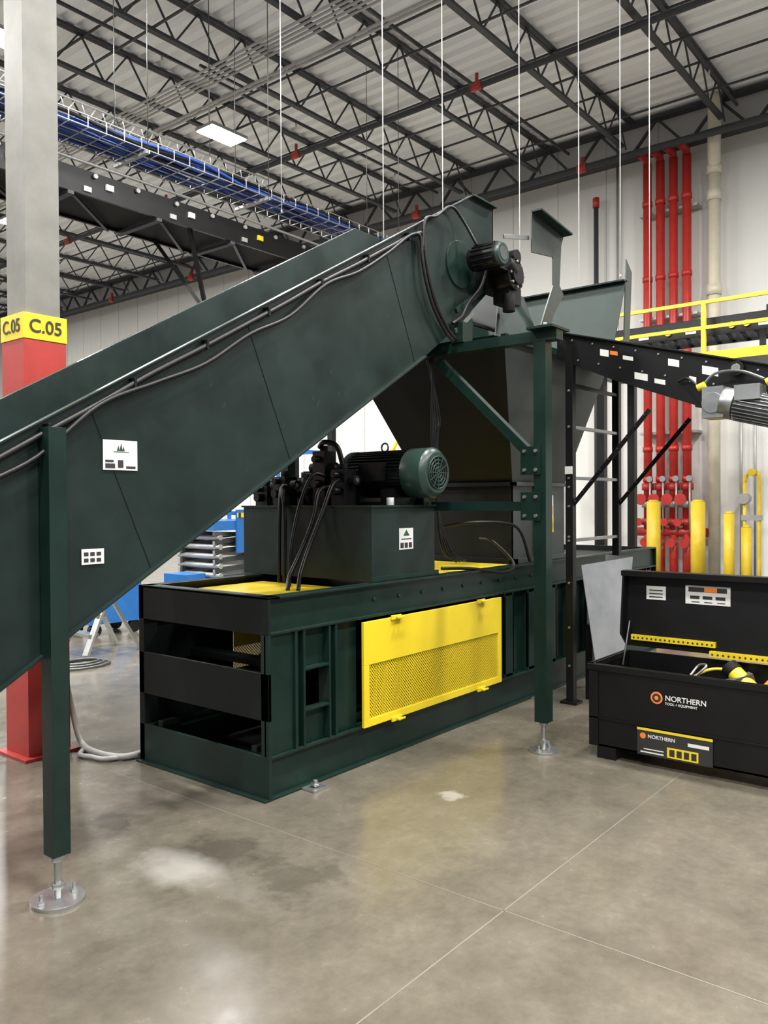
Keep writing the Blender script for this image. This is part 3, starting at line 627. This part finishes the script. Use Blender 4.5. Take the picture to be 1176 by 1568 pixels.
# ------------------------------------------------------------------ wall services
rp = B('sprinkler_riser_pipes')
for k, yy in enumerate((6.16, 5.90, 5.64, 5.38)):
    rp.cyl((16.15, yy, .9+.05*(k % 2)), (16.15, yy, 8.30), .083, RED, 18)
    rp.tube([(16.15, yy, 8.22), (16.13, yy, 8.34), (16.05, yy, 8.38), (15.85, yy, 8.38), (15.70, yy, 8.36)], .075, RED, 12)
    for z_ in (2.0, 2.6, 4.3, 6.0, 7.5): rp.cyl((16.15, yy, z_-.05), (16.15, yy, z_+.05), .098, RED, 18)
    for z_ in (1.15, 1.5, 1.85):
        rp.cyl((16.15, yy, z_-.07), (16.15, yy, z_+.07), .12, RED if z_ != 1.5 else CONDUIT, 18)
    rp.cyl((15.75, yy, 1.6), (16.1, yy, 1.6), .03, CONDUIT, 8); rp.cyl((15.74, yy, 1.6), (15.78, yy, 1.6), .11, RED, 16)
    rp.cyl((15.85, yy+.08, 1.15), (16.1, yy+.08, 1.15), .05, CONDUIT, 10); rp.cyl((15.82, yy+.08, 1.15), (15.86, yy+.08, 1.15), .08, RED, 14)
    rp.cyl((15.85, yy-.05, .75), (16.1, yy-.05, .75), .05, CONDUIT, 10); rp.cyl((15.82, yy-.05, .75), (15.86, yy-.05, .75), .09, RED, 14)
    rp.cyl((16.0, yy-.1, .95), (16.0, yy-.1, 2.0), .02, CONDUIT, 8); rp.cyl((15.95, yy-.1, 2.0), (16.0, yy-.1, 2.0), .06, STEEL, 14)
    rp.cyl((16.15, yy, 0), (16.15, yy, .95), .083, RED, 18)
rp.cyl((16.15, 5.0, .95), (16.15, 6.5, .95), .09, RED, 14)
for z_ in (2.9, 5.2, 7.3): rp.box((16.2, 5.2, z_), (16.49, 6.35, z_+.05), CONDUIT)
rp.done()
pv = B('drain_pipe')
pv.cyl((16.2, 4.88, 0), (16.2, 4.88, 8.0), .11, PVC, 18); pv.tube([(16.2, 4.88, 7.9), (16.14, 4.86, 8.1), (16.0, 4.82, 8.3), (15.95, 4.8, 8.6), (15.95, 4.8, 9.2)], .12, PVC, 14)
for z_ in (3.5, 5.6, 7.4, 7.9): pv.cyl((16.2, 4.88, z_-.1), (16.2, 4.88, z_+.1), .135, PVC, 18)
pv.done()
cp = B('wall_standpipe'); cp.cyl((16.3, 7.32, 0), (16.3, 7.32, 7.9), .05, JOIST, 10); cp.cyl((16.3, 7.32, 7.75), (16.3, 7.32, 7.95), .07, RED, 10); cp.cyl((16.3, 7.32, 5), (16.3, 7.32, 5.1), .06, RED, 10); cp.done()
cp2 = B('wall_conduit')
for yy, zz in ((4.45, 4.2), (4.2, 4.2), (3.6, 9), (6.9, 9.0)): cp2.cyl((16.42, yy, 0), (16.42, yy, zz), .025, CONDUIT, 8)
cp2.done()
for (bx, by, r, hh) in ((14.4, 5.39, .12, 1.55), (14.3, 4.58, .12, 1.55), (13.6, 3.87, .08, 1.36), (13.75, 3.65, .08, 1.14)):
    bo = B('safety_bollard'); bo.cyl((bx, by, 0), (bx, by, hh), r, YELB, 20); bo.cyl((bx, by, hh), (bx, by, hh+.04), r, YELB, 20, r*.5)
    bo.cyl((bx, by, 0), (bx, by, .015), r*1.5, YELB, 20); bo.done()
vs = B('gas_valve_station')
vs.cyl((15.9, 4.25, 0), (15.9, 4.25, 2.0), .035, YELB, 12); vs.tube([(15.9, 4.25, 1.9), (15.9, 4.2, 2.05), (15.9, 4.05, 2.05), (15.9, 4.0, 1.9), (15.9, 4.0, .015)], .035, YELB, 10)
vs.cyl((15.8, 4.25, 1.6), (16.0, 4.25, 1.6), .10, CONDUIT, 14); vs.cyl((15.84, 4.12, 2.08), (15.96, 4.12, 2.08), .07, YELB, 14); vs.box((15.85, 3.95, 1.2), (15.95, 4.3, 1.3), CONDUIT)
vs.done()
wd = B('door_1'); wd.box((16.44, 8.05, 0), (16.48, 9.15, 2.15), CONDUIT); wd.box((16.42, 8.13, .02), (16.45, 9.07, 2.07), WHITE)
wd.box((16.41, 8.3, 1.1), (16.42, 8.9, 1.9), GREYP); wd.box((16.405, 8.35, 1.35), (16.41, 8.55, 1.55), RED); wd.cyl((16.36, 8.25, 1.0), (16.42, 8.25, 1.0), .03, STEEL, 10); wd.done()
mz = B('mezzanine_conveyor')
MX = 12.0
mz.box((MX-.1, -4, 3.55), (MX+1.3, 5.6, 3.68), BLACK)
mz.box((MX+.1, -4, 3.95), (MX+.14, 5.6, 4.2), BLACK); mz.box((MX+.9, -4, 3.95), (MX+.94, 5.6, 4.2), BLACK)
yy = -3.9
while yy < 5.5: mz.cyl((MX+.14, yy, 4.12), (MX+.9, yy, 4.12), .03, CONDUIT, 8); yy += .2
for yy in (-3, -1, 1, 3, 5.3):
    mz.box((MX+.1, yy-.04, 3.68), (MX+.14, yy+.04, 3.95), BLACK); mz.box((MX+.9, yy-.04, 3.68), (MX+.94, yy+.04, 3.95), BLACK)
for yy in (-3.5, 1.2, 5.3):
    for xx in (MX, MX+1.2): mz.box((xx-.06, yy-.06, 0), (xx+.06, yy+.06, 3.55), BLACK)
for yy in (3.2, 3.4, 4.3, 2.6): mz.cyl((MX+.06, yy, 4.05), (MX+.10, yy, 4.05), .045, YELLOW, 12)
for yy in (2.9, 3.9, 4.6): mz.box((MX+.09, yy, 4.0), (MX+.10, yy+.15, 4.06), WHITE)
mz.box((MX+.15, 2.3, 4.2), (MX+.4, 2.7, 4.38), CONDUIT); mz.box((MX+.3, 2.8, 4.2), (MX+.5, 3.0, 4.32), BLACK)
mz.done()
gr = B('guard_rail')
for zz in (4.38, 4.02): gr.box((MX-.15, -4, zz-.025), (MX-.11, 5.7, zz+.025), YELLOW)
gr.box((MX-.12, -4, 3.55), (MX-.105, 5.7, 3.68), YELLOW)
for yy in (-3.6, -1.8, 0, 1.9, 3.72, 5.55): gr.box((MX-.16, yy-.03, 3.45), (MX-.105, yy+.03, 4.4), YELLOW)
gr.done()
st = B('crossover_stair')
for yy in (9.0, 9.8):
    st.beam((11.0, yy, .1), (13.4, yy, 2.6), .05, .2, YELLOW); 
    st.beam((11.0, yy, 1.0), (13.4, yy, 3.6), .045, .045, YELLOW); st.beam((11.0, yy, .55), (13.4, yy, 3.15), .035, .035, YELLOW)
    for k in range(4): st.box((11.1+.7*k, yy-.02, .1+.76*k), (11.14+.7*k, yy+.02, 1.1+.76*k), YELLOW)
for k in range(11): st.box((11.1+.21*k, 9.0, .2+.23*k), (11.35+.21*k, 9.8, .23+.23*k), CONDUIT)
st.box((13.3, 8.9, 2.5), (14.6, 9.9, 2.6), YELLOW)
for xx in (13.4, 14.5):
    for yy in (8.95, 9.85): st.box((xx-.04, yy-.04, 0), (xx+.04, yy+.04, 3.6), YELLOW)
st.box((13.3, 8.92, 3.56), (14.6, 8.97, 3.61), YELLOW)
st.done()

# ------------------------------------------------------------------ overhead conveyor + cable tray (upper left)
oc = B('overhead_conveyor')
OX0, OX1 = -1, 10.3
oc.box((OX0, 9.0, 5.32), (OX1, 9.04, 5.62), BLACK); oc.box((OX0, 9.9, 5.32), (OX1, 9.94, 5.62), BLACK); oc.box((OX0, 9.04, 5.36), (OX1, 9.9, 5.39), BLACKM); oc.box((OX0, 9.04, 5.56), (OX1, 9.9, 5.6), RUBBER)
x = OX0
while x < OX1-.5:
    oc.box((x, 9.0, 5.28), (x+.08, 9.94, 5.32), JOIST); oc.beam((x+.1, 9.05, 5.3), (x+1.1, 9.9, 5.3), .04, .03, BLACK)
    oc.box((x+.5, 8.97, 5.45), (x+.6, 9.0, 5.52), YELLOW if int(x*2) % 3 == 0 else WHITE); oc.box((x+.2, 8.98, 5.36), (x+.3, 9.0, 5.42), CONDUIT); x += 1.25
for x in [OX0+.6*k for k in range(19)]: oc.cyl((x, 8.96, 5.57), (x, 9.0, 5.57), .03, CONDUIT, 8)
oc.tube([(OX0, 8.95, 5.7), (4, 8.95, 5.68), (7, 8.95, 5.69), (OX1, 8.95, 5.66)], .02, CONDUIT)
for xx in (7.1, 9.4):
    oc.beam((xx, 9.1, 5.35), (xx+.45, 9.3, 4.3), .05, .05, BLACK)
    oc.beam((xx, 9.9, 5.35), (xx+.45, 9.3, 4.3), .05, .05, BLACK)
oc.box((9.9, 8.9, 5.0), (10.3, 9.0, 5.65), BLACK)
for xx in (9.9, 4.2):
    for yy in (9.05, 9.9): oc.box((xx-.05, yy-.05, 0), (xx+.05, yy+.05, 5.32), BLACK)
oc.done()
ctr = B('cable_tray')
for yy in (8.55, 8.75, 8.95, 9.15): ctr.cyl((-1, yy, 5.92), (11.5, yy, 5.92), .008, CONDUIT, 6)
for yy in (8.55, 9.15):
    ctr.cyl((-1, yy, 6.05), (11.5, yy, 6.05), .008, CONDUIT, 6)
x = -1
while x < 11.5:
    ctr.box((x, 8.55, 5.905), (x+.010, 9.15, 5.915), CONDUIT)
    for yy in (8.55, 9.15): ctr.box((x, yy-.005, 5.91), (x+.010, yy+.005, 6.05), CONDUIT)
    x += .24
for k in range(22):
    random.seed(k); ctr.tube([(x, 8.60+.024*k+random.uniform(-.03, .03), 5.95+random.uniform(0, .10)) for x in range(-1, 12, 1)], .021, BLUEC if k % 4 else RUBBER, 6, 3)
for xx in (1, 3.5, 6, 8.0, 11):
    ctr.box((xx, 8.5, 5.86), (xx+.05, 9.2, 5.90), CONDUIT)
    for yy in (8.5, 9.2): ctr.cyl((xx+.02, yy, 5.86), (xx+.02, yy, ZC-.05), .006, DSHEET, 6)
ctr.done()
tl = B('ceiling_lighting_truss')
for (yy, zz) in ((9.6, 6.55), (9.9, 6.55), (9.75, 6.8)): tl.cyl((-1, yy, zz), (9.2, yy, zz), .014, CONDUIT, 8)
x = -1
while x < 9:
    for a, c_ in (((9.6, 6.55), (9.75, 6.8)), ((9.75, 6.8), (9.9, 6.55)), ((9.9, 6.55), (9.6, 6.55))):
        tl.cyl((x, a[0], a[1]), (x+.2, c_[0], c_[1]), .007, CONDUIT, 6)
    x += .3
for xx in (.5, 4, 8): tl.cyl((xx, 9.75, 6.8), (xx, 9.75, ZC-.05), .007, DSHEET, 6)
tl.done()
for (hx, hy, zz) in ((6.3, 5.05, 3.2), (7.4, 5.1, 3.2), (8.2, 4.6, 3.2), (9.3, 4.4, 3.2), (9.6, 4.0, 4.3), (9.5, 3.6, 3.8), (7.2, 7.4, 5.2)):
    r_ = B('ceiling_hanger_rod'); r_.cyl((hx, hy, zz), (hx, hy, ZC), .0055, ROD, 6); r_.cyl((hx, hy, zz), (hx, hy, zz+.04), .010, CONDUIT, 8); r_.done()

# ------------------------------------------------------------------ scissor lift & ladder in the left gap
sc = B('scissor_lift'); SX, SY = 6.6, 8.0
sc.box((SX, SY, .18), (SX+1.9, SY+.85, .55), BLUE); sc.box((SX-.02, SY-.02, .55), (SX+1.92, SY+.87, .6), BLUE)
for xx in (SX+.25, SX+1.6):
    for yy in (SY-.03, SY+.76): sc.cyl((xx, yy, .19), (xx, yy+.12, .19), .19, RUBBER, 22); sc.cyl((xx, yy-.005, .19), (xx, yy+.125, .19), .09, BLUE, 16)
for k in range(5):
    z_ = .62+.12*k
    for yy in (SY+.05, SY+.75):
        sc.beam((SX+.05, yy, z_), (SX+1.85, yy, z_+.1), .04, .06, GREYP); sc.beam((SX+.05, yy+.05, z_+.1), (SX+1.85, yy+.05, z_), .04, .06, CONDUIT)
    sc.cyl((SX+.1, SY+.02, z_+.05), (SX+.1, SY+.85, z_+.05), .035, CONDUIT, 12)
    sc.cyl((SX+.6, SY+.02, z_+.05), (SX+.6, SY+.08, z_+.05), .05, GREYP, 12)
sc.box((SX-.05, SY-.03, 1.24), (SX+1.95, SY+.88, 1.36), BLUE)
sc.box((SX+.3, SY-.06, .95), (SX+1.95, SY-.03, 1.5), BLUE); sc.box((SX+.3, SY-.065, 1.40), (SX+1.1, SY-.06, 1.46), YELLOW)
for k in range(8): sc.box((SX+.32+.1*k, SY-.068, 1.40), (SX+.36+.1*k, SY-.065, 1.46), INK)
for xx in (SX, SX+.95, SX+1.9):
    for yy in (SY, SY+.85): sc.box((xx-.02, yy-.02, 1.36), (xx+.02, yy+.02, 2.3), BLUE)
for zz in (1.45, 1.85, 2.3):
    for yy in (SY, SY+.85): sc.box((SX, yy-.02, zz-.02), (SX+1.9, yy+.02, zz+.02), BLUE)
    for xx in (SX, SX+1.9): sc.box((xx-.02, SY, zz-.02), (xx+.02, SY+.85, zz+.02), BLUE)
sc.box((SX-.06, SY+.1, 1.4), (SX-.03, SY+.75, 1.6), BLUE)
for k in range(6): sc.box((SX-.065, SY+.1+.1*k, 1.5), (SX-.06, SY+.15+.1*k, 1.55), YELLOW)
sc.box((SX-.3, SY+.2, .25), (SX, SY+.65, .7), BLUE)
sc.done()
s2 = B('lift_control_cart'); qx, qy = 5.3, 8.7
s2.box((qx, qy, .15), (qx+.7, qy+.5, .75), BLUE); s2.box((qx-.02, qy-.02, .75), (qx+.72, qy+.52, .8), GREYP)
for xx in (qx+.08, qx+.62):
    for yy in (qy+.02, qy+.42): s2.cyl((xx, yy, .08), (xx, yy+.06, .08), .08, RUBBER, 14)
s2.tube([(qx, qy+.05, .8), (qx-.1, qy+.05, 1.0), (qx-.1, qy+.45, 1.0), (qx, qy+.45, .8)], .015, DSHEET)
s2.done()
ld = B('step_ladder'); LX_, LY_ = 4.60, 7.65
for s_ in (0, .45):
    ld.beam((LX_, LY_+s_, 0.02), (LX_+.3, LY_+s_*.7+.07, .62), .07, .03, STEEL); ld.beam((LX_+.65, LY_+s_, 0.02), (LX_+.32, LY_+s_*.7+.07, .62), .05, .03, STEEL)
for k in range(2): ld.box((LX_+.05+.1*k, LY_+.02, .2+.2*k), (LX_+.17+.1*k, LY_+.45, .23+.2*k), STEEL)
ld.box((LX_+.15, LY_+.03, .61), (LX_+.48, LY_+.42, .65), STEEL)
ld.done()
rg = B('coiled_rope'); 
for k in range(3): rg.tube([(4.35+(.2-.04*k)*math.cos(t)*1.4, 7.3+(.2-.04*k)*math.sin(t), .018+.015*k) for t in [2*math.pi*q/14 for q in range(15)]], .012, DSHEET)
rg.done()

hs = B('flexible_hose')
hs.tube([(2.87, 5.06, .55), (2.90, 5.0, .25), (2.86, 4.82, .06), (2.86, 4.65, .022), (2.9, 4.45, .022), (3.0, 4.40, .025), (3.15, 4.42, .03)], .020, HOSEG)
hs.tube([(2.88, 4.80, .018), (2.78, 4.7, .018), (2.80, 4.6, .018), (2.84, 4.48, .018), (3.05, 4.40, .018)], .015, HOSEG)
hs.done()

# ------------------------------------------------------------------ world, camera
wd = bpy.data.worlds.new('World'); scene.world = wd; wd.use_nodes = True
wd.node_tree.nodes['Background'].inputs[0].default_value = (.93, .96, 1, 1); wd.node_tree.nodes['Background'].inputs[1].default_value = .42
F_, CY = 1250.0, 767.0
az = math.radians(38.8); pit = math.atan((784-CY)/F_); rol = math.radians(.35)
Fh = Vector((math.cos(az), math.sin(az), 0)); R = Vector((math.sin(az), -math.cos(az), 0)); Z = Vector((0, 0, 1))
Fw = Fh*math.cos(pit)-Z*math.sin(pit); U = Z*math.cos(pit)+Fh*math.sin(pit)
R2 = R*math.cos(rol)-U*math.sin(rol); U2 = U*math.cos(rol)+R*math.sin(rol)
cam = bpy.data.cameras.new('camera'); co = bpy.data.objects.new('camera', cam); scene.collection.objects.link(co)
M = Matrix((R2, U2, -Fw)).transposed().to_4x4(); M.translation = Vector((0, 0, 1.6)); co.matrix_world = M
cam.sensor_fit = 'VERTICAL'; cam.sensor_height = 24; cam.lens = 24*F_/1568; cam.clip_end = 200
scene.camera = co
scene.view_settings.view_transform = 'Standard'
scene.view_settings.look = 'None'
scene.view_settings.exposure = 0.18
